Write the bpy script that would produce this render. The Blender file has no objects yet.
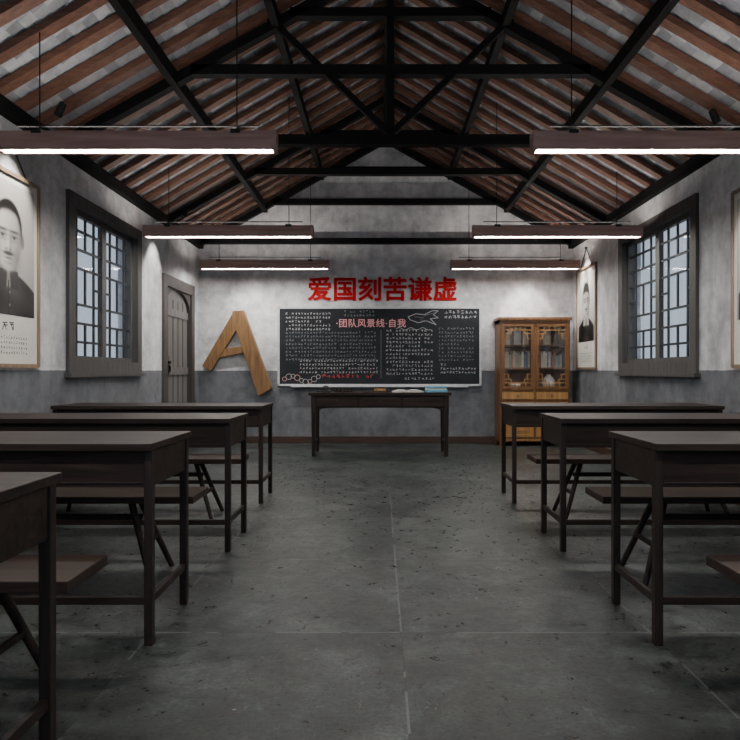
import bpy, bmesh, math, random
import numpy as np
from mathutils import Vector, Matrix
random.seed(7)
F=620.0; CZ=1.05
XL,XR,YB,YN=-2.64,2.81,9.03,-1.2
XC=(XL+XR)/2; ZE=2.92; ZR=4.5; SL=(ZR-ZE)/((XR-XL)/2)
scene=bpy.context.scene
def link(o): scene.collection.objects.link(o); return o
# ---------------- materials ----------------
def newmat(name):
    m=bpy.data.materials.new(name); m.use_nodes=True
    nt=m.node_tree; b=nt.nodes['Principled BSDF']; return m,nt,b
def N(nt,t,**k):
    n=nt.nodes.new(t)
    for a,v in k.items(): setattr(n,a,v)
    return n
def ramp(nt,fac,stops):
    r=N(nt,'ShaderNodeValToRGB'); e=r.color_ramp.elements
    while len(e)<len(stops): e.new(0.5)
    for i,(p,c) in enumerate(stops):
        e[i].position=p; e[i].color=(*c,1)
    nt.links.new(fac,r.inputs[0]); return r.outputs[0]
def noise(nt,vec,scale,detail=6,rough=.6,dist=0):
    n=N(nt,'ShaderNodeTexNoise'); n.inputs['Scale'].default_value=scale
    n.inputs['Detail'].default_value=detail; n.inputs['Roughness'].default_value=rough
    n.inputs['Distortion'].default_value=dist
    nt.links.new(vec,n.inputs['Vector']); return n.outputs['Fac']
def mapping(nt,vec,sc):
    m=N(nt,'ShaderNodeMapping'); m.inputs['Scale'].default_value=sc
    nt.links.new(vec,m.inputs['Vector']); return m.outputs[0]
def mixc(nt,fac,a,b,mode='MIX'):
    m=N(nt,'ShaderNodeMix',data_type='RGBA',blend_type=mode)
    for s,v in ((m.inputs[0],fac),(m.inputs[6],a),(m.inputs[7],b)):
        if isinstance(v,(int,float)): s.default_value=v
        elif isinstance(v,tuple): s.default_value=(*v,1)
        else: nt.links.new(v,s)
    return m.outputs[2]
def math_(nt,op,a,b=None,c=None):
    m=N(nt,'ShaderNodeMath',operation=op)
    for i,v in enumerate((a,b,c)):
        if v is None: continue
        if isinstance(v,(int,float)): m.inputs[i].default_value=v
        else: nt.links.new(v,m.inputs[i])
    return m.outputs[0]
def bump(nt,b,h,strength=.3,dist=.01):
    n=N(nt,'ShaderNodeBump'); n.inputs['Strength'].default_value=strength; n.inputs['Distance'].default_value=dist
    nt.links.new(h,n.inputs['Height']); nt.links.new(n.outputs[0],b.inputs['Normal'])
def objc(nt): return N(nt,'ShaderNodeTexCoord').outputs['Object']
def pos(nt): return N(nt,'ShaderNodeNewGeometry').outputs['Position']
def plain(name,c,rough=.5,metal=0,var=.12,scale=20,spec=.5):
    m,nt,b=newmat(name)
    f=noise(nt,objc(nt),scale)
    col=ramp(nt,f,[(.3,tuple(x*(1-var) for x in c)),(.7,tuple(min(1,x*(1+var)) for x in c))])
    nt.links.new(col,b.inputs['Base Color']); b.inputs['Roughness'].default_value=rough; b.inputs['Metallic'].default_value=metal
    b.inputs['Specular IOR Level'].default_value=spec
    return m
def wood(name,c1,c2,rough=.45,axis='X',sc=6,bs=.15,spec=.5):
    m,nt,b=newmat(name)
    s={'X':(.6,9,9),'Y':(9,.6,9),'Z':(9,9,.6)}[axis]
    v=mapping(nt,objc(nt),s)
    f=noise(nt,v,sc,8,.65,.6)
    col=ramp(nt,f,[(.3,c1),(.68,c2)])
    nt.links.new(col,b.inputs['Base Color']); b.inputs['Roughness'].default_value=rough
    b.inputs['Specular IOR Level'].default_value=spec
    bump(nt,b,f,bs,.004); return m
def emis(name,c,s):
    m,nt,b=newmat(name); b.inputs['Base Color'].default_value=(*c,1)
    b.inputs['Emission Color'].default_value=(*c,1); b.inputs['Emission Strength'].default_value=s; return m

def wall_mat():
    m,nt,b=newmat('aged_plaster'); p=pos(nt)
    f1=noise(nt,p,1.3,9,.66,.4); f2=noise(nt,p,7,8,.7); f3=noise(nt,mapping(nt,p,(3,3,.5)),2.2,5,.6)
    up=ramp(nt,f1,[(.34,(.46,.46,.475)),(.48,(.66,.66,.67)),(.62,(.80,.80,.80))])
    lo=ramp(nt,f1,[(.34,(.115,.122,.132)),(.5,(.17,.178,.192)),(.66,(.235,.245,.26))])
    z=N(nt,'ShaderNodeSeparateXYZ'); nt.links.new(p,z.inputs[0])
    zz=math_(nt,'ADD',z.outputs[2],math_(nt,'MULTIPLY',f2,.012))
    k=math_(nt,'GREATER_THAN',zz,1.062)
    c=mixc(nt,k,lo,up)
    d=ramp(nt,f2,[(.36,(.64,.64,.65)),(.58,(1,1,1))])
    c=mixc(nt,.8,c,d,'MULTIPLY')
    d=ramp(nt,f3,[(.33,(.74,.74,.76)),(.55,(1,1,1))])
    c=mixc(nt,.6,c,d,'MULTIPLY')
    nt.links.new(c,b.inputs['Base Color']); b.inputs['Roughness'].default_value=.8
    bump(nt,b,f2,.35,.012); return m
def floor_mat():
    m,nt,b=newmat('slate_floor_tiles'); p=pos(nt)
    s=N(nt,'ShaderNodeSeparateXYZ'); nt.links.new(p,s.inputs[0])
    x=math_(nt,'DIVIDE',math_(nt,'ADD',s.outputs[0],9.915),1.0)
    y=math_(nt,'DIVIDE',math_(nt,'ADD',s.outputs[1],10-2.49+.67-.97*.0),.97)
    dx=math_(nt,'PINGPONG',x,.5); dy=math_(nt,'PINGPONG',y,.5)
    d=math_(nt,'MINIMUM',dx,dy)
    j=math_(nt,'LESS_THAN',d,.0042)
    wn=N(nt,'ShaderNodeTexWhiteNoise',noise_dimensions='2D'); cb=N(nt,'ShaderNodeCombineXYZ')
    nt.links.new(math_(nt,'FLOOR',x),cb.inputs[0]); nt.links.new(math_(nt,'FLOOR',y),cb.inputs[1]); nt.links.new(cb.outputs[0],wn.inputs['Vector'])
    off=N(nt,'ShaderNodeVectorMath',operation='MULTIPLY_ADD'); nt.links.new(wn.outputs['Color'],off.inputs[0]); off.inputs[1].default_value=(3,3,3); nt.links.new(p,off.inputs[2])
    q=off.outputs[0]
    f1=noise(nt,q,3.4,14,.78,.2); f2=noise(nt,q,18,10,.8,.0); f3=noise(nt,p,60,6,.8); f4=noise(nt,p,5,3,.5)
    base=ramp(nt,f1,[(.38,(.026,.032,.030)),(.5,(.064,.075,.070)),(.62,(.150,.168,.160))])
    base=mixc(nt,.9,base,ramp(nt,f2,[(.40,(.40,.40,.40)),(.60,(1.05,1.05,1.05))]),'MULTIPLY')
    base=mixc(nt,.9,base,ramp(nt,f3,[(.40,(.45,.45,.45)),(.60,(1.25,1.25,1.25))]),'MULTIPLY')
    t=ramp(nt,wn.outputs[0],[(0,(.72,.72,.72)),(1,(1.0,1.0,1.0))])
    base=mixc(nt,1.0,base,t,'MULTIPLY')
    jm=math_(nt,'MULTIPLY',j,math_(nt,'GREATER_THAN',f4,.49))
    base=mixc(nt,math_(nt,'MULTIPLY',j,.7),base,(.015,.015,.015))
    base=mixc(nt,math_(nt,'MULTIPLY',jm,.6),base,(.19,.20,.20))
    nt.links.new(base,b.inputs['Base Color'])
    r=ramp(nt,f2,[(.38,(.26,.26,.26)),(.62,(.48,.48,.48))]); nt.links.new(r,b.inputs['Roughness'])
    h=math_(nt,'ADD',f2,math_(nt,'MULTIPLY',f3,.4)); h=math_(nt,'SUBTRACT',h,math_(nt,'MULTIPLY',j,.3))
    bump(nt,b,h,.45,.009); return m
def tile_mat():
    m,nt,b=newmat('clay_roof_tiles'); p=pos(nt)
    s=N(nt,'ShaderNodeSeparateXYZ'); nt.links.new(p,s.inputs[0])
    cb=N(nt,'ShaderNodeCombineXYZ')
    nt.links.new(math_(nt,'FLOOR',math_(nt,'MULTIPLY',s.outputs[0],11.7)),cb.inputs[0]); nt.links.new(math_(nt,'FLOOR',math_(nt,'MULTIPLY',s.outputs[1],7.6)),cb.inputs[1])
    wn=N(nt,'ShaderNodeTexWhiteNoise',noise_dimensions='2D'); nt.links.new(cb.outputs[0],wn.inputs['Vector'])
    c=ramp(nt,wn.outputs[0],[(0,(.25,.262,.29)),(1,(.52,.535,.57))])
    c=mixc(nt,.7,c,ramp(nt,noise(nt,p,12,6),[(.3,(.55,.55,.55)),(.65,(1,1,1))]),'MULTIPLY')
    nt.links.new(c,b.inputs['Base Color']); b.inputs['Roughness'].default_value=.85; return m

M_wall=wall_mat(); M_floor=floor_mat(); M_tile=tile_mat()
M_black=plain('black_painted_steel',(.004,.004,.0045),.75,spec=.2)
M_rafter=wood('rafter_wood',(.075,.032,.019),(.175,.082,.052),.6,'X',3)
M_base=wood('baseboard_wood',(.035,.018,.013),(.08,.04,.028),.45)
M_desk=wood('dark_desk_wood',(.012,.0085,.007),(.044,.031,.026),.5,'X',3,spec=.16)
M_deskz=wood('dark_leg_wood',(.011,.008,.007),(.038,.027,.023),.5,'Z',3,spec=.2)
M_bench=wood('bench_wood',(.015,.010,.008),(.050,.033,.026),.5,'X',3,spec=.2)
M_winf=wood('window_frame_wood',(.040,.038,.037),(.095,.088,.083),.6,'Z',3)
M_wing=wood('window_lattice_wood',(.018,.02,.025),(.042,.048,.056),.6,'Z',3)
M_door=wood('door_wood',(.11,.103,.10),(.20,.19,.182),.55,'Z',3)
M_doorf=wood('door_frame_wood',(.035,.03,.028),(.085,.073,.068),.55,'Z',3)
M_lampb=wood('lamp_wood',(.24,.135,.11),(.42,.26,.22),.5,'X',3)
M_lit=emis('lamp_diffuser',(1,.975,.935),88)
M_rooffill=emis('added_roof_fill',(1,.95,.88),52)  # glow added on the lamp tops to brighten the roof
M_red=plain('red_lettering',(.42,.0,.003),.6,var=.03,spec=.15)
M_board=plain('slate_blackboard',(.014,.016,.020),.5,var=.4,scale=5,spec=.3)
M_bframe=plain('board_frame',(.55,.56,.57),.4)
M_chalk=plain('white_chalk',(.46,.46,.46),.9)
M_chalkd=plain('faint_chalk',(.20,.21,.22),.9)
M_pink=plain('pink_chalk',(.70,.33,.34),.9)
M_rchalk=plain('red_chalk',(.55,.06,.06),.9)
M_letter=wood('letter_wood',(.09,.045,.017),(.26,.14,.055),.5,'Z',3)
M_case=wood('bookcase_wood',(.11,.045,.016),(.23,.11,.042),.4,'Z',3)
M_case2=wood('bookcase_honey',(.28,.14,.045),(.48,.26,.09),.4,'Z',3)
M_gold=wood('poster_moulding',(.16,.11,.07),(.28,.2,.13),.5,'Z',3)
M_paper=plain('poster_paper',(.62,.60,.55),.7,var=.05)
M_ink=plain('ink',(.02,.02,.02),.7)
M_white=plain('white_ceramic',(.8,.8,.78),.2)
M_blue=plain('blue_book',(.12,.36,.48),.5)
M_metal=plain('dark_iron',(.04,.04,.04),.4,metal=.8)
def glass(name='glass'):
    m,nt,b=newmat(name); out=nt.nodes['Material Output']
    t=N(nt,'ShaderNodeBsdfTransparent'); g=N(nt,'ShaderNodeBsdfGlossy'); g.inputs['Roughness'].default_value=.05
    mx=N(nt,'ShaderNodeMixShader'); mx.inputs[0].default_value=.07
    nt.links.new(t.outputs[0],mx.inputs[1]); nt.links.new(g.outputs[0],mx.inputs[2]); nt.links.new(mx.outputs[0],out.inputs[0]); return m
M_glass=glass()
# ---------------- mesh builder ----------------
class B:
    def __init__(s,name): s.n=name; s.bm=bmesh.new(); s.m=[]
    def mi(s,m):
        if m not in s.m: s.m.append(m)
        return s.m.index(m)
    def poly(s,vs,fs,m):
        i=s.mi(m); bv=[s.bm.verts.new(v) for v in vs]
        for f in fs:
            fc=s.bm.faces.new([bv[k] for k in f]); fc.material_index=i
    def box(s,x0,x1,y0,y1,z0,z1,m):
        v=[(x,y,z) for x in(x0,x1) for y in(y0,y1) for z in(z0,z1)]
        s.poly(v,[(0,1,3,2),(4,6,7,5),(0,4,5,1),(2,3,7,6),(0,2,6,4),(1,5,7,3)],m)
    def beam(s,p,q,w,h,m,up=(0,0,1)):
        p,q=Vector(p),Vector(q); d=(q-p).normalized(); u=Vector(up)
        a=d.cross(u)
        if a.length<1e-4: a=d.cross(Vector((1,0,0)))
        a.normalize(); c=a.cross(d)
        v=[tuple(e+a*(i*w/2)+c*(j*h/2)) for e in(p,q) for i in(-1,1) for j in(-1,1)]
        s.poly(v,[(0,1,3,2),(4,6,7,5),(0,4,5,1),(2,3,7,6),(0,2,6,4),(1,5,7,3)],m)
    def cyl(s,p,q,r,m,r2=None,seg=14):
        r2=r if r2 is None else r2
        p,q=Vector(p),Vector(q); d=(q-p).normalized(); a=d.cross(Vector((0,0,1)))
        if a.length<1e-4: a=Vector((1,0,0))
        a.normalize(); c=a.cross(d); vs=[]
        for e,rr in((p,r),(q,r2)):
            for k in range(seg):
                t=2*math.pi*k/seg; vs.append(tuple(e+(a*math.cos(t)+c*math.sin(t))*rr))
        fs=[(k,(k+1)%seg,seg+(k+1)%seg,seg+k) for k in range(seg)]+[tuple(range(seg-1,-1,-1)),tuple(range(seg,2*seg))]
        s.poly(vs,fs,m)
    def prism(s,pts,y0,y1,m):  # pts in xz
        n=len(pts); v=[(x,y0,z) for x,z in pts]+[(x,y1,z) for x,z in pts]
        s.poly(v,[tuple(range(n)),tuple(range(2*n-1,n-1,-1))]+[(k,n+k,n+(k+1)%n,(k+1)%n) for k in range(n)],m)
    def lathe(s,prof,cx,cy,m,seg=24):
        vs=[];n=len(prof)
        for r,z in prof:
            for k in range(seg):
                t=2*math.pi*k/seg; vs.append((cx+r*math.cos(t),cy+r*math.sin(t),z))
        fs=[(i*seg+k,i*seg+(k+1)%seg,(i+1)*seg+(k+1)%seg,(i+1)*seg+k) for i in range(n-1) for k in range(seg)]
        fs.append(tuple(range(seg-1,-1,-1)))
        s.poly(vs,fs,m)
    def ring(s,cx,cz,r,w,y0,y1,m,a0=0,a1=360,seg=28):
        st=[math.radians(a0+(a1-a0)*k/seg) for k in range(seg+1)]
        for a,b in zip(st,st[1:]):
            s.prism([(cx+(r-w)*math.cos(a),cz+(r-w)*math.sin(a)),(cx+r*math.cos(a),cz+r*math.sin(a)),(cx+r*math.cos(b),cz+r*math.sin(b)),(cx+(r-w)*math.cos(b),cz+(r-w)*math.sin(b))],y0,y1,m)
    def done(s,loc=(0,0,0),rz=0,bevel=0,parent=None,smooth=False):
        bmesh.ops.recalc_face_normals(s.bm,faces=s.bm.faces)
        me=bpy.data.meshes.new(s.n); s.bm.to_mesh(me); s.bm.free()
        for m in s.m: me.materials.append(m)
        o=link(bpy.data.objects.new(s.n,me)); o.location=loc; o.rotation_euler=(0,0,rz)
        if smooth:
            for p in me.polygons: p.use_smooth=True
        if bevel:
            b=o.modifiers.new('bevel','BEVEL'); b.width=bevel; b.segments=2; b.limit_method='ANGLE'
        if parent: o.parent=parent
        return o
def copy(o,loc):
    c=o.copy(); c.name=o.name.split('.')[0]; c.location=loc; link(c); return c
# ---------------- room shell ----------------
T=.22
b=B('floor'); b.box(XL-T,XR+T,YN,YB+T,-.1,0,M_floor); b.done()
WLy=(5.25,6.76,1.07,2.54); DL=(7.56,8.68,0,2.17); WRy=(5.50,7.20,1.07,2.58)
def sidewall(name,x0,x1,holes):
    b=B(name); y=YN
    for (a,c,z0,z1) in holes:
        b.box(x0,x1,y,a,0,ZE,M_wall)
        if z0>0: b.box(x0,x1,a,c,0,z0,M_wall)
        b.box(x0,x1,a,c,z1,ZE,M_wall); y=c
    b.box(x0,x1,y,YB+T,0,ZE,M_wall); return b.done()
sidewall('wall_left',XL-T,XL,[WLy,DL]); sidewall('wall_right',XR,XR+T,[WRy])
b=B('wall_back'); b.prism([(XL,0),(XR,0),(XR,ZE),(XC,ZR),(XL,ZE)],YB,YB+T,M_wall); b.done()
b=B('baseboard_back'); b.box(XL,XR,YB-.018,YB,0,.10,M_base); b.done(bevel=.004)
b=B('baseboard_left')
for a,c in((YN,7.49),(8.76,YB-.02)): b.box(XL,XL+.018,a,c,0,.10,M_base)
b.done(bevel=.004)
b=B('baseboard_right'); b.box(XR-.018,XR,YN,YB-.02,0,.10,M_base); b.done(bevel=.004)
# roof (tiles + rafters)
b=B('ceiling')
half=(XR-XL)/2+.35; n=36; stp=half/n
for sg in(-1,1):
    for i in range(n):
        d0,d1=i*stp,(i+1)*stp
        zz=lambda d: ZR+.06-SL*d
        xa,xb=XC+sg*d0,XC+sg*d1
        b.poly([(xa,YN,zz(d0)),(xb,YN,zz(d1)-.026),(xb,YB+.3,zz(d1)-.026),(xa,YB+.3,zz(d0))],[(0,1,2,3)],M_tile)
        b.poly([(xb,YN,zz(d1)-.026),(xb,YN,zz(d1)),(xb,YB+.3,zz(d1)),(xb,YB+.3,zz(d1)-.026)],[(0,1,2,3)],M_tile)
b.done()
b=B('roof_rafters'); y=YN+.1
while y<YB:
    for sg in(-1,1):
        b.beam((XC,y,ZR-.0),(XC+sg*(half-.05),y,ZR-.0-SL*(half-.05)),.085,.045,M_rafter)
    y+=.265
b.done()
# purlins & trusses
zr=lambda x: ZR-.05-SL*abs(x-XC)
b=B('roof_purlins')
for off in(1.75,.93):
    for sg in(-1,1):
        x=XC+sg*off; b.box(x-.03,x+.03,YN,YB,zr(x)-.08,zr(x)+.03,M_black)
b.box(XC-.04,XC+.04,YN,YB,ZR-.17,ZR-.03,M_black)
b.box(XL,XL+.07,YN,YB,ZE-.09,ZE+.01,M_black); b.box(XR-.07,XR,YN,YB,ZE-.09,ZE+.01,M_black)
b.done()
def truss(y,tie,vee,king):
    b=B('roof_truss'); w=.08
    for sg in(-1,1):
        e=XC+sg*((XR-XL)/2)
        b.beam((XC,y,ZR-.12),(e,y,ZE-.06),w,.075,M_black)
    if tie: b.box(XL,XR,y-w/2,y+w/2,ZE-.04,ZE+.04,M_black)
    for z,t in((3.485,.08),(3.95,.07)):
        o=(ZR-.08-z)/SL; b.box(XC-o,XC+o,y-w/2,y+w/2,z-t/2,z+t/2,M_black)
    if king: b.box(XC-.03,XC+.03,y-.03,y+.03,ZE,ZR-.1,M_black)
    if vee:
        for sg in(-1,1): b.beam((XC,y,ZE+.05),(XC+sg*1.0,y,3.93),.05,.05,M_black)
    b.done()
truss(2.49,True,True,True); truss(5.04,True,True,True); truss(7.59,False,False,False); truss(8.93,True,False,False)
# ---------------- windows ----------------
def window(name,loc,rz,w,h):
    b=B(name); f=.07
    for x0,x1,z0,z1 in((-w/2-.04,-w/2+f,-.04,h+.04),(w/2-f,w/2+.04,-.04,h+.04),(-w/2+f,w/2-f,h-f,h+.04),(-w/2+f,w/2-f,-.04,f)):
        b.box(x0,x1,-.03,.14,z0,z1,M_winf)
    b.box(-w/2-.07,w/2+.07,-.06,.0,-.075,-.04,M_winf)
    iw=w-2*f; nS=2; sw=iw/nS
    for s in range(nS):
        x0=-w/2+f+s*sw; x1=x0+sw; g=.045
        for a in((x0,x0+g,f,h-f),(x1-g,x1,f,h-f),(x0+g,x1-g,h-f-g,h-f),(x0+g,x1-g,f,f+g)): b.box(a[0],a[1],.03,.075,a[2],a[3],M_winf)
        X0,X1,Z0,Z1=x0+g,x1-g,f+g,h-f-g; t=.022
        def vb(u,a=0,c=1): x=X0+(X1-X0)*u; b.box(x-t/2,x+t/2,.045,.062,Z0+(Z1-Z0)*a,Z0+(Z1-Z0)*c,M_wing)
        def hb(v,a=0,c=1): z=Z0+(Z1-Z0)*v; b.box(X0+(X1-X0)*a,X0+(X1-X0)*c,.045,.062,z-t/2,z+t/2,M_wing)
        vb(.22); vb(.78)
        for v in(.10,.90,.37,.63): hb(v)
        for v in(.235,.5,.765): hb(v,0,.22); hb(v,.78,1)
        vb(.5,0,.235); vb(.5,.37,.63); vb(.5,.765,1)
        hb(.235,.22,.78); hb(.765,.22,.78)
    b.box(-w/2+f,w/2-f,.066,.070,f,h-f,M_glass)
    return b.done(loc,rz)
window('window_1',(XL,(WLy[0]+WLy[1])/2,WLy[2]),math.pi/2,WLy[1]-WLy[0],WLy[3]-WLy[2])
window('window_2',(XR,(WRy[0]+WRy[1])/2,WRy[2]),-math.pi/2,WRy[1]-WRy[0],WRy[3]-WRy[2])
# ---------------- door ----------------
b=B('door_1'); w=DL[1]-DL[0]; h=DL[3]
b.box(-w/2-.06,-w/2+.07,-.03,.12,0,h+.07,M_doorf); b.box(w/2-.07,w/2+.06,-.03,.12,0,h+.07,M_doorf); b.box(-w/2+.07,w/2-.07,-.03,.12,h-.07,h+.07,M_doorf)
iw=w/2-.07
b.box(-iw,iw,.04,.09,0.01,h-.07,M_door)
R=iw; zc=h-.07-R*.55
arc=[(R*math.cos(math.radians(a)),zc+R*.55*math.sin(math.radians(a))) for a in range(0,181,12)]
b.prism([(R,h-.07),]+arc[:8]+[(0,h-.07)],.0,.04,M_doorf)
b.prism([(0,h-.07)]+arc[7:]+[(-R,h-.07)],.0,.04,M_doorf)
for k in range(1,5): x=-iw+k*2*iw/5; b.box(x-.006,x+.006,.034,.041,.02,h-.2,M_doorf)
for z in(.2,1.0,1.75): b.box(-iw+.02,iw-.02,.02,.045,z,z+.1,M_door)
b.box(-iw+.08,-iw+.15,.005,.04,.98,1.24,M_metal); b.ring(-iw+.115,1.08,.055,.014,-.012,.006,M_metal)
b.cyl((-iw+.115,.01,1.16),(-iw+.115,-.03,1.16),.018,M_metal)
b.done((XL,(DL[0]+DL[1])/2,0),math.pi/2)
# ---------------- pendant lamps ----------------
def lamp(x0,y,zb=2.43):
    L=1.72; b=B('linear_pendant_lamp'); w=.09
    b.box(-L/2,L/2,-w/2,-w/2+.010,0,.115,M_lampb); b.box(-L/2,L/2,w/2-.010,w/2,0,.115,M_lampb)
    b.box(-L/2,L/2,-w/2+.010,w/2-.010,.075,.10,M_lampb)
    for s in(-1,1): b.box(s*L/2-.012,s*L/2+.012,-w/2-.003,w/2+.003,-.004,.119,M_lampb)
    b.box(-L/2+.02,L/2-.02,-w/2+.012,w/2-.012,.006,.02,M_lit)
    b.box(-L/2+.05,L/2-.05,-.02,.02,.101,.106,M_rooffill)  # added upward strip, there to light the roof underside
    b.cyl((-L/2+.1,0,.16),(L/2-.1,0,.16),.006,M_black)
    for s in(-.62,.62):
        b.box(s-.03,s+.03,-w/2-.004,w/2+.004,.10,.125,M_metal)
        wx=x0+L/2+s; b.cyl((s,0,.11),(s,0,zr(wx)-zb+.02),.004,M_black,seg=8)
    b.done((x0+L/2,y,zb))
for y in(1.4,3.9,6.4,8.4): lamp(-2.38 if y<4 else -2.42,y); lamp(.965,y)  # nearest row is out of view, added at the lamp spacing as front fill
# ---------------- spot lamps ----------------
def spot(loc,tgt,e=18,ang=54):
    d=(Vector(tgt)-Vector(loc)).normalized()
    b=B('track_spotlight'); b.cyl((0,0,0),tuple(-d*.10),.028,M_black,.024); b.cyl(tuple(-d*.09),(-d.x*.09,-d.y*.09,.1),.008,M_black)
    o=b.done(loc)
    l=bpy.data.lights.new('spot','SPOT'); l.energy=e; l.spot_size=math.radians(ang); l.spot_blend=.6; l.shadow_soft_size=.03; l.color=(1,.94,.86)
    lo=link(bpy.data.objects.new('spot_light',l)); lo.parent=o; lo.location=d*.02; lo.rotation_euler=d.to_track_quat('-Z','Y').to_euler()
spot((XL+.35,4.40,2.86),(XL,4.40,2.1),95); spot((XR-.35,4.52,2.86),(XR,4.52,2.1),95)
spot((XR-.35,8.40,2.86),(XR,8.40,2.1),120); spot((XL+.35,7.25,2.86),(XL,7.2,2.0),80)
spot((2.12,8.45,2.82),(2.12,9.0,1.6),100); spot((-1.9,8.45,2.82),(-1.9,9.0,1.5),50)
# ---------------- blackboard ----------------
px=lambda X:(X-380)/68.6
pz=lambda Y:CZ+(371-Y)/68.6
bb=B('blackboard'); x0,x1,z0,z1=px(278),px(481),pz(386),pz(307)
bb.box(x0,x1,YB-.03,YB,z0,z1,M_board)
for a in((x0-.0,x0+.03,z0,z1),(x1-.03,x1,z0,z1),(x0,x1,z1-.03,z1),(x0,x1,z0,z0+.03)): bb.box(a[0],a[1],YB-.045,YB-.028,a[2],a[3],M_bframe)
bb.box(x0+.2,x1-.2,YB-.10,YB-.03,z0-.015,z0,M_bframe)
board=bb.done(bevel=.003)
yc=YB-.0335
def stroke(b,p,q,w,m):
    dx,dz=q[0]-p[0],q[1]-p[1]; L=math.hypot(dx,dz)+1e-6; nx,nz=-dz/L*w/2,dx/L*w/2
    b.poly([(p[0]+nx,yc,p[1]+nz),(q[0]+nx,yc,q[1]+nz),(q[0]-nx,yc,q[1]-nz),(p[0]-nx,yc,p[1]-nz)],[(0,1,2,3)],m)
def glyph(b,x,z,s,m,w):
    for k in range(random.randint(3,5)):
        t=random.random()
        if t<.5: zz=z+random.uniform(.1,.9)*s; a=random.uniform(0,.35)*s; c=random.uniform(.6,.95)*s; stroke(b,(x+a,zz),(x+c,zz+.03*s),w,m)
        elif t<.8: xx=x+random.uniform(.2,.8)*s; stroke(b,(xx,z+random.uniform(.5,1)*s),(xx,z+random.uniform(0,.3)*s),w,m)
        else: xx=x+random.uniform(.3,.6)*s; stroke(b,(xx,z+.7*s),(xx+random.choice((-.35,.35))*s,z+.05*s),w,m)
c=B('chalk_writing')
def block(X0,X1,Y0,Y1,dy,s,m,w=.0045,ind=0):
    Y=Y0; r=0
    while Y<Y1:
        x=px(X0)+(ind*s if r==0 else 0); xe=px(X1)-(random.random()*.5 if random.random()<.15 else 0)
        while x<xe:
            if random.random()>.06: glyph(c,x,pz(Y),s*.86,m,w)
            x+=s
        Y+=dy; r+=1
block(286,330,315,332,3.9,.044,M_chalk); block(286,376,334,362,3.8,.044,M_chalkd); block(300,376,362,374,3.8,.044,M_chalk)
block(386,432,332,376,3.9,.046,M_chalk); block(438,474,330,364,3.9,.044,M_chalkd); block(440,474,366,376,3.8,.044,M_chalk)
block(444,474,314,322,4.6,.06,M_chalk,.007); block(344,372,313,318,4,.045,M_chalkd)
block(322,372,378,380,5,.07,M_rchalk,.010); block(404,432,380,382,5,.05,M_chalk)
stroke(c,(px(381),pz(330)),(px(381),pz(378)),.006,M_chalkd)
for k in range(9):
    cx,cz=px(285+k*4.2),pz(379-3*math.sin(k*.9))
    for a in range(10):
        t0,t1=a*.628,(a+1)*.628; r=.03+.012*(k%2)
        stroke(c,(cx+r*math.cos(t0),cz+r*math.sin(t0)),(cx+r*math.cos(t1),cz+r*math.sin(t1)),.007,M_chalk if k%3 else M_pink)
fl=[(408,317),(416,314),(424,315),(432,311),(438,311),(433,315),(438,318),(430,319),(436,325),(426,321),(418,323),(410,320),(408,317)]
for p,q in zip(fl,fl[1:]): stroke(c,(px(p[0]),pz(p[1])),(px(q[0]),pz(q[1])),.010,M_chalk)
for p,q in(((414,317),(424,318)),((424,316),(434,313)),((420,320),(430,322))): stroke(c,(px(p[0]),pz(p[1])),(px(q[0]),pz(q[1])),.007,M_chalkd)
pts=[(px(396+i*1.5),pz(329-1.2*math.sin(i*.8))) for i in range(24)]
for p,q in zip(pts,pts[1:]): stroke(c,p,q,.007,M_chalk)
c.done(parent=board)
def text(name,body,x,y,z,size,m,bold=0,ext=.0,parent=None,sp=1):
    cu=bpy.data.curves.new(name,'FONT'); cu.body=body; cu.size=size; cu.align_x='CENTER'; cu.align_y='CENTER'
    cu.extrude=ext; cu.space_character=sp
    to=link(bpy.data.objects.new('tmp_text',cu)); bpy.context.view_layer.update()
    dg=bpy.context.evaluated_depsgraph_get(); me=bpy.data.meshes.new_from_object(to.evaluated_get(dg))
    bpy.data.objects.remove(to)
    offs=[(0,0)]+([(bold*math.cos(a*math.pi/4),bold*math.sin(a*math.pi/4)) for a in range(8)] if bold else [])
    V=[];Fc=[]
    for k,(ox,oz) in enumerate(offs):
        base=len(V)
        for v in me.vertices: V.append((v.co.x+ox, -v.co.z-k*.0004, v.co.y+oz))
        for p in me.polygons: Fc.append([base+i for i in p.vertices])
    m2=bpy.data.meshes.new(name); m2.from_pydata(V,[],Fc); m2.materials.append(m)
    o=link(bpy.data.objects.new(name,m2)); o.location=(x,y,z)
    if parent: o.parent=parent
    return o
text('chalk_title','·团队风景线·自我',px(371),yc-.001,pz(324),.130,M_pink,.002,parent=board,sp=1.08)
text('red_wall_lettering','爱国刻苦谦虚',px(382.5),YB-.008,pz(291),.365,M_red,.0095,.006)
# ---------------- wooden letter A ----------------
b=B('wooden_letter_a')
P=lambda l:[(px(a),pz(c_)) for a,c_ in l]
b.prism(P([(236,311),(244,313),(243,322),(213,371),(204,366)]),YB-.10,YB,M_letter)
b.prism(P([(234,312),(245,311),(273,388),(260,396),(236,326)]),YB-.115,YB,M_letter)
b.prism(P([(219,350),(250,345),(253,352),(214,359)]),YB-.09,YB,M_letter)
b.done(bevel=.005)
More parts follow.
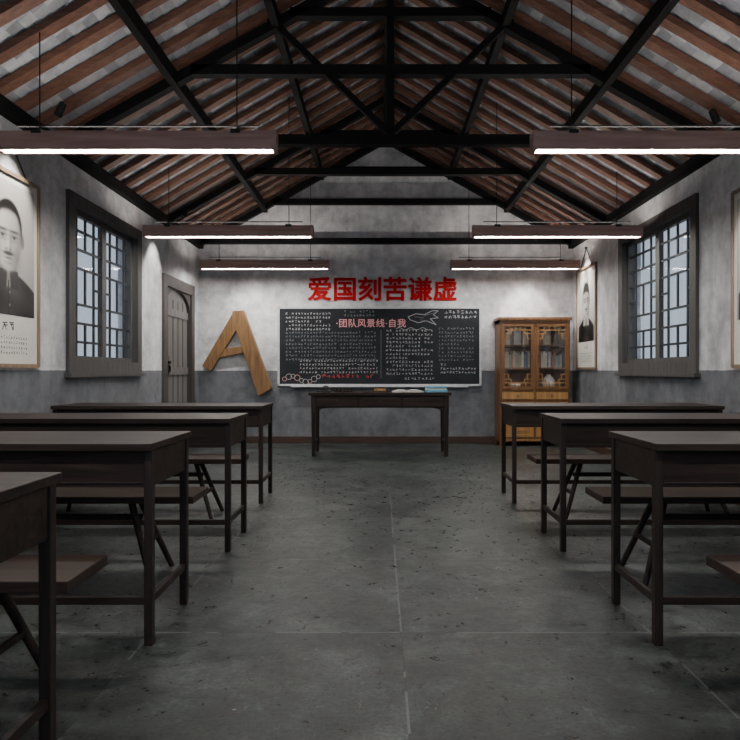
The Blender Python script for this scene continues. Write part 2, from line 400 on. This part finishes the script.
# ---------------- posters ----------------
def paint(variant):
    W,H=130,190
    u=np.linspace(-1,1,W)[None,:].repeat(H,0); v=np.linspace(-1.45,1.45,H)[:,None].repeat(W,1)
    sm=lambda d,e=.03: 1/(1+np.exp(np.clip(d/e*4,-50,50)))
    ell=lambda cx,cy,rx,ry,e=.03: sm(np.sqrt(((u-cx)/rx)**2+((v-cy)/ry)**2)-1,e/min(rx,ry))
    img=.42+.16*np.sqrt(np.clip(1-(u*.6+.2)**2,0,1))+.03*v
    if variant: u=u/1.18; v=v/1.12
    def lay(mask,val):
        nonlocal img; img=img*(1-mask)+val*mask
    sh=sm(v-(-.42-.42*np.abs(u)**1.6*1.1),.03)
    lay(sh*sm(np.abs(u)-.93,.03),.075+.05*np.sin(u*5+1)+.03*np.cos(v*9+u*4))
    lay(ell(0,-.42,.25,.34),.36+.1*u)
    lay(sm(np.abs(np.abs(u)-.16-.1*(-.35-v))-.13,.02)*sm(v+.42,.02)*sm(-.78-v,.02),.08 if variant else .62)
    lay(sm(np.abs(u)-.012,.008)*sm(v+.62,.01),.02)
    for k in(-.85,-1.1,-1.33): lay(ell(.04,k,.028,.03,.01),.3)
    lay(ell(-.45,-1.1,.18,.02,.01),.015)
    lay(ell(-.44,.20,.06,.14),.42); lay(ell(.44,.20,.06,.14),.30)
    lay(ell(0,.40 if variant else .42,.43,.55 if variant else .60),.06)
    face=ell(0,.19,.40,.64,.05); tone=.66-.26*(u+.1)-.16*np.clip(-v-.05,0,1)-.45*np.clip(np.abs(u)-.22,0,1)*2
    lay(face*sm(v-(.74-.6*u*u if variant else .62-.7*u*u),.08),np.clip(tone,.1,1))
    for s in(-1,1):
        lay(ell(s*.18,.25,.15,.09,.10)*.55,.30)                      # eye socket
        lay(ell(s*.18,.345,.13,.024,.03)*.9,.10)                     # brow
        lay(ell(s*.18,.225,.085,.026,.02)*.8,.50)                    # eye white
        lay(ell(s*.18,.228,.036,.028,.015),.05)                      # iris
        lay(ell(s*.18,.25,.09,.012,.015),.10); lay(ell(s*.18,.155,.09,.02,.04)*.35,.28)
        lay(ell(s*.055,-.02,.03,.018,.02)*.7,.15)
        lay(ell(s*.25,-.10,.05,.18,.12)*.35,.26)
    lay(ell(.075,.1,.03,.17,.05)*.45,.28); lay(ell(-.015,.08,.028,.15,.04)*.5,.82)
    lay(ell(0,-.02,.10,.03,.04)*.25,.3)
    lay(ell(0,-.10,.15,.040,.03),.08)
    lay(ell(0,-.19,.10,.018,.02),.22); lay(ell(0,-.225,.08,.02,.02)*.5,.50); lay(ell(0,-.29,.09,.02,.04)*.5,.28)
    lay(ell(.22,-.2,.16,.2,.2)*.35,.22)
    return np.clip(img,0,1),W,H
def mat_print():
    m,nt,b=newmat('portrait_print'); a=N(nt,'ShaderNodeAttribute',attribute_name='tone')
    nt.links.new(a.outputs['Color'],b.inputs['Base Color']); b.inputs['Roughness'].default_value=.45; return m
M_print=mat_print()
def poster(loc,rz,variant,w=.75,h=1.36):
    b=B('portrait_poster')
    b.box(-w/2,w/2,-.014,-.002,0,h,M_paper)
    for a in((-w/2-.015,-w/2+.01,-.01,h+.01),(w/2-.01,w/2+.015,-.01,h+.01),(-w/2,w/2,h-.012,h+.018),(-w/2,w/2,-.018,.012)): b.box(a[0],a[1],-.028,0,a[2],a[3],M_gold)
    ap=(0,-.012,h+.27)
    for s in(-1,1): b.cyl((s*w*.30,-.015,h+.01),ap,.006,M_ink,seg=8)
    b.cyl((0,-.03,h+.27),(0,0,h+.27),.014,M_metal)
    o=b.done(loc,rz)
    img,W,H=paint(variant); pw,ph=w-.10,(w-.10)*1.45
    zt=h-.06; xs=np.linspace(-pw/2,pw/2,W); zs=np.linspace(zt-ph,zt,H)
    vs=[(float(x),-.0155,float(z)) for z in zs for x in xs]
    fs=[(j*W+i,j*W+i+1,(j+1)*W+i+1,(j+1)*W+i) for j in range(H-1) for i in range(W-1)]
    me=bpy.data.meshes.new('print'); me.from_pydata(vs,[],fs)
    ca=me.color_attributes.new('tone','FLOAT_COLOR','POINT'); g=(img.flatten()**1.7)[:,None]
    ca.data.foreach_set('color',np.hstack([g*1.0,g*.97,g*.92,np.ones_like(g)]).astype(np.float32).flatten())
    me.materials.append(M_print); p=link(bpy.data.objects.new('portrait_print',me)); p.parent=o
    t=B('caption'); 
    global yc; yo=yc; yc=-.0155; zb=zt-ph
    glyph(t,-.07,zb-.11,.065,M_ink,.008); glyph(t,.01,zb-.11,.065,M_ink,.008)
    for r in range(4):
        for k in range(16):
            glyph(t,-.24+k*.03,zb-.17-r*.036,.022,M_ink,.003)
    yc=yo; t.done(parent=o)
    return o
poster((XL,4.38,1.09),math.pi/2,1); poster((XR,4.53,1.09),-math.pi/2,0); poster((XR,8.41,1.09),-math.pi/2,0)
# ---------------- bookcase ----------------
b=B('bookcase'); W,D,H=.98,.36,1.76
b.box(-W/2,-W/2+.035,-D,0,.06,H,M_case); b.box(W/2-.035,W/2,-D,0,.06,H,M_case)
b.box(-W/2+.035,W/2-.035,-.02,0,.06,H,M_case)
b.box(-W/2-.025,W/2+.025,-D-.03,0,H,H+.04,M_case); b.box(-W/2,W/2,-D-.01,0,H-.05,H,M_case)
for z in(.10,.62,.76): b.box(-W/2+.035,W/2-.035,-D+.005,-.02,z,z+.03,M_case)
for z in(1.08,1.40): b.box(-W/2+.035,W/2-.035,-D+.06,-.02,z,z+.02,M_case)
for s in(-1,1):
    b.box(s*(W/2-.03)-.03,s*(W/2-.03)+.03,-D,-D+.06,0,.06,M_case); b.box(s*(W/2-.03)-.03,s*(W/2-.03)+.03,-.06,0,0,.06,M_case)
b.box(-.02,.02,-D,-D+.03,.1,H,M_case)
b.prism([(-W/2+.03,.1),(W/2-.03,.1),(W/2-.03,.045),(W/2-.12,.07),(-W/2+.12,.07),(-W/2+.03,.045)],-D,-D+.02,M_case2)
for s in(-1,1):
    a0,a1=(s*.02,s*(W/2-.035)) if s>0 else (-(W/2-.035),-.02)
    z0,z1=.80,H-.055; f=.035
    for q in((a0,a0+f,z0,z1),(a1-f,a1,z0,z1),(a0+f,a1-f,z1-f,z1),(a0+f,a1-f,z0,z0+f)): b.box(q[0],q[1],-D-.015,-D+.01,q[2],q[3],M_case)
    X0,X1,Z0,Z1=a0+f,a1-f,z0+f,z1-f; t=.012; cx=(X0+X1)/2
    b.box(X0,X1,-D-.002,-D+.002,Z0,Z1,M_glass)
    def rb(x0_,x1_,z0_,z1_): b.box(x0_,x1_,-D-.012,-D-.002,z0_,z1_,M_case2)
    for zc_ in(Z0+.10,Z1-.10):
        top=zc_>1.2; e=Z1 if top else Z0; sg=-1 if top else 1
        rb(X0,X1,e+sg*.05-t/2,e+sg*.05+t/2)
        for k in(.2,.4,.6,.8): xx=X0+(X1-X0)*k; rb(xx-t/2,xx+t/2,min(e,e+sg*.05),max(e,e+sg*.05))
        for ss in(-1,1):
            xe=X0 if ss<0 else X1
            rb(min(xe,xe-ss*.09),max(xe,xe-ss*.09),e+sg*.10-t/2,e+sg*.10+t/2); rb(xe-ss*.09-t/2,xe-ss*.09+t/2,min(e+sg*.05,e+sg*.10),max(e+sg*.05,e+sg*.10))
            rb(min(xe,xe-ss*.05),max(xe,xe-ss*.05),e+sg*.17-t/2,e+sg*.17+t/2); rb(xe-ss*.05-t/2,xe-ss*.05+t/2,min(e+sg*.10,e+sg*.17),max(e+sg*.10,e+sg*.17))
    b.box(a0,a1,-D-.012,-D+.005,.655,.755,M_case2); b.ring(cx,.70,.02,.006,-D-.02,-D-.012,M_metal)
    for q in((a0,a0+f,.13,.615),(a1-f,a1,.13,.615),(a0+f,a1-f,.58,.615),(a0+f,a1-f,.13,.165)): b.box(q[0],q[1],-D-.015,-D+.005,q[2],q[3],M_case2)
    b.box(a0+f,a1-f,-D-.004,-D+.01,.165,.58,M_case2)
    b.box(a0+f+.05,a1-f-.05,-D-.012,-D-.003,.21,.535,M_case2)
    b.cyl((s*.045,-D-.03,.40),(s*.045,-D-.01,.40),.014,M_metal); b.cyl((s*.045,-D-.03,1.25),(s*.045,-D-.01,1.25),.010,M_metal)
BX,BY=2.16,YB-.02
case=b.done((BX,BY,0),bevel=.003)
cols=[plain('bk%d'%i,cc,.6) for i,cc in enumerate([(.5,.46,.38),(.12,.16,.2),(.30,.13,.1),(.55,.53,.5),(.2,.24,.2),(.4,.3,.18)])]
b=B('row_of_books')
for z,xa,xb in((1.42,-.43,-.06),(1.10,-.43,-.04),(1.42,.06,.24),(1.10,.05,.41)):
    x=xa
    while x<xb:
        t=random.uniform(.018,.038); h=random.uniform(.17,.235)
        b.box(x,x+t-.002,-.24,-.05,z,z+h,random.choice(cols)); x+=t
b.done((BX,BY,0),parent=None)
b=B('white_vase'); b.lathe([(.03,.79),(.06,.80),(.09,.86),(.085,.92),(.05,.97),(.025,.985),(.035,1.0)],0,0,M_white); b.done((BX+.24,BY-.18,0),smooth=True)
b=B('ceramic_bowl'); b.lathe([(.03,.79),(.035,.80),(.08,.84),(.095,.87),(.088,.87),(.07,.84),(.0,.81)],0,0,M_white); b.done((BX-.24,BY-.18,0),smooth=True)
# ---------------- teacher desk ----------------
b=B('teacher_desk'); W,D,H=1.75,.56,.785
b.box(-W/2,W/2,-D/2,D/2,H-.035,H,M_desk)
b.box(-W/2+.04,W/2-.04,-D/2+.03,-D/2+.05,.60,H-.035,M_desk); b.box(-W/2+.04,W/2-.04,D/2-.05,D/2-.03,.60,H-.035,M_desk)
for s in(-1,1):
    b.box(s*(W/2-.05)-.01,s*(W/2-.05)+.01,-D/2+.05,D/2-.05,.60,H-.035,M_desk)
    b.beam((s*(W/2-.06),-D/2+.05,.16),(s*(W/2-.06),D/2-.05,.16),.025,.03,M_deskz)
    for t in(-1,1):
        b.poly([((s*(W/2-.06))+i*k,t*(D/2-.05)+j*k,z) for z,k in((0,.02),(H-.035,.03)) for i in(-1,1) for j in(-1,1)],[(0,1,3,2),(4,6,7,5),(0,4,5,1),(2,3,7,6),(0,2,6,4),(1,5,7,3)],M_deskz)
        b.prism([(s*(W/2-.09),.60),(s*(W/2-.24),.60),(s*(W/2-.12),.575),(s*(W/2-.09),.53)],t*(D/2-.04)-.008,t*(D/2-.04)+.008,M_deskz)
for k in(-1,0,1):
    x=k*.53; b.box(x-.25,x+.25,-D/2+.018,-D/2+.031,.615,H-.05,M_desk); b.cyl((x,-D/2-.002,.68),(x,-D/2+.02,.68),.012,M_metal)
b.done((0,7.57+D/2,0),bevel=.003)
ty=7.57
b=B('stack_of_blue_books'); b.box(-.13,.13,-.09,.09,0,.03,M_blue); b.box(-.12,.12,-.085,.095,.03,.05,M_paper); b.box(-.125,.12,-.09,.08,.05,.075,M_blue); b.done((.70,ty+.2,H),.1,.003)
b=B('open_book')
for s in(-1,1):
    pr=[(0,0),(s*.20,0),(s*.20,.008),(s*.12,.03),(s*.05,.03),(0,.012)]
    b.prism(pr,-.13,.13,M_paper)
b.done((.35,ty+.25,H))
b=B('inkstone'); b.box(-.09,.09,-.06,.06,0,.025,M_ink); b.lathe([(.035,.025),(.045,.03),(.045,.06),(.03,.075),(.015,.085)],.02,0,M_ink); b.done((-.70,ty+.2,H),bevel=.003)
b=B('brush_rest'); b.box(-.11,.11,-.02,.02,0,.015,M_deskz)
for k in range(5): b.prism([(-.10+k*.045,.015),(-.075+k*.045,.05),(-.06+k*.045,.015)],-.015,.015,M_deskz)
b.cyl((-.14,0,.055),(.16,0,.055),.006,M_ink); b.done((-.46,ty+.2,H))
b=B('chalk_eraser'); b.box(-.07,.07,-.03,.03,0,.015,M_ink); b.box(-.07,.07,-.03,.03,.015,.045,M_case2); b.done((.0,ty+.16,H),.2,.003)
# ---------------- student desks & benches ----------------
b=B('student_desk'); W,D,H=1.67,.50,.775
b.box(-W/2,W/2,-D/2,D/2,H-.028,H,M_desk)
lx,ly=W/2-.02,D/2-.04; a0=.605
for t in(-1,1):
    b.box(-lx,lx,t*ly-.009,t*ly+.009,a0,H-.028,M_desk)
    if t<0: b.box(-lx,lx,t*ly-.010,t*ly+.010,.155,.185,M_desk)
for s in(-1,1):
    b.box(s*lx-.009,s*lx+.009,-ly,ly,a0,H-.028,M_desk)
    b.box(s*lx-.010,s*lx+.010,-ly,ly,.155,.185,M_deskz)
    for t in(-1,1): b.box(s*lx-.016,s*lx+.016,t*ly-.016,t*ly+.016,0,H-.028,M_deskz)
b.box(-lx,lx,-ly,ly,a0,a0+.012,M_desk)
b.box(-lx+.02,lx-.02,-ly-.013,-ly-.008,a0+.012,a0+.02,M_deskz)
desk=b.done((0,0,-50),bevel=.003)
b=B('wooden_bench'); W2,D2,H2=1.56,.27,.43
b.box(-W2/2,W2/2,-D2/2,D2/2,H2-.035,H2,M_bench)
for s in(-1,1):
    for t in(-1,1):
        b.cyl((s*(W2/2-.34),t*.05,H2-.035),(s*(W2/2-.20),t*.15,0),.018,M_deskz,.014)
    b.beam((s*(W2/2-.265),-.10,.18),(s*(W2/2-.265),.10,.18),.02,.022,M_deskz)
b.beam((-W2/2+.3,0,.30),(W2/2-.3,0,.30),.02,.03,M_deskz)
bench=b.done((0,0,-50),bevel=.003)
first=True
for cy in(1.44,2.59,3.82,5.13):
    for cx in(-.865-.835-(.06 if cy>5 else 0),1.045+.835):
        if first: desk.location=(cx,cy,0)
        else: copy(desk,(cx,cy,0))
        if cy>2:
            if bench.location.z<-1: bench.location=(cx,cy-.63,0)
            else: copy(bench,(cx,cy-.63,0))
        first=False
# ---------------- light ----------------
w=bpy.data.worlds.new('World'); scene.world=w; w.use_nodes=True
bg=w.node_tree.nodes['Background']; bg.inputs[0].default_value=(.58,.68,.82,1); bg.inputs[1].default_value=.95
cam=bpy.data.cameras.new('camera'); cam.lens=F/740*36; cam.sensor_width=36; cam.shift_x=-10/740; cam.shift_y=1/740; cam.clip_start=.05
co=link(bpy.data.objects.new('camera',cam)); co.location=(0,0,CZ); co.rotation_euler=(math.pi/2,0,0); scene.camera=co
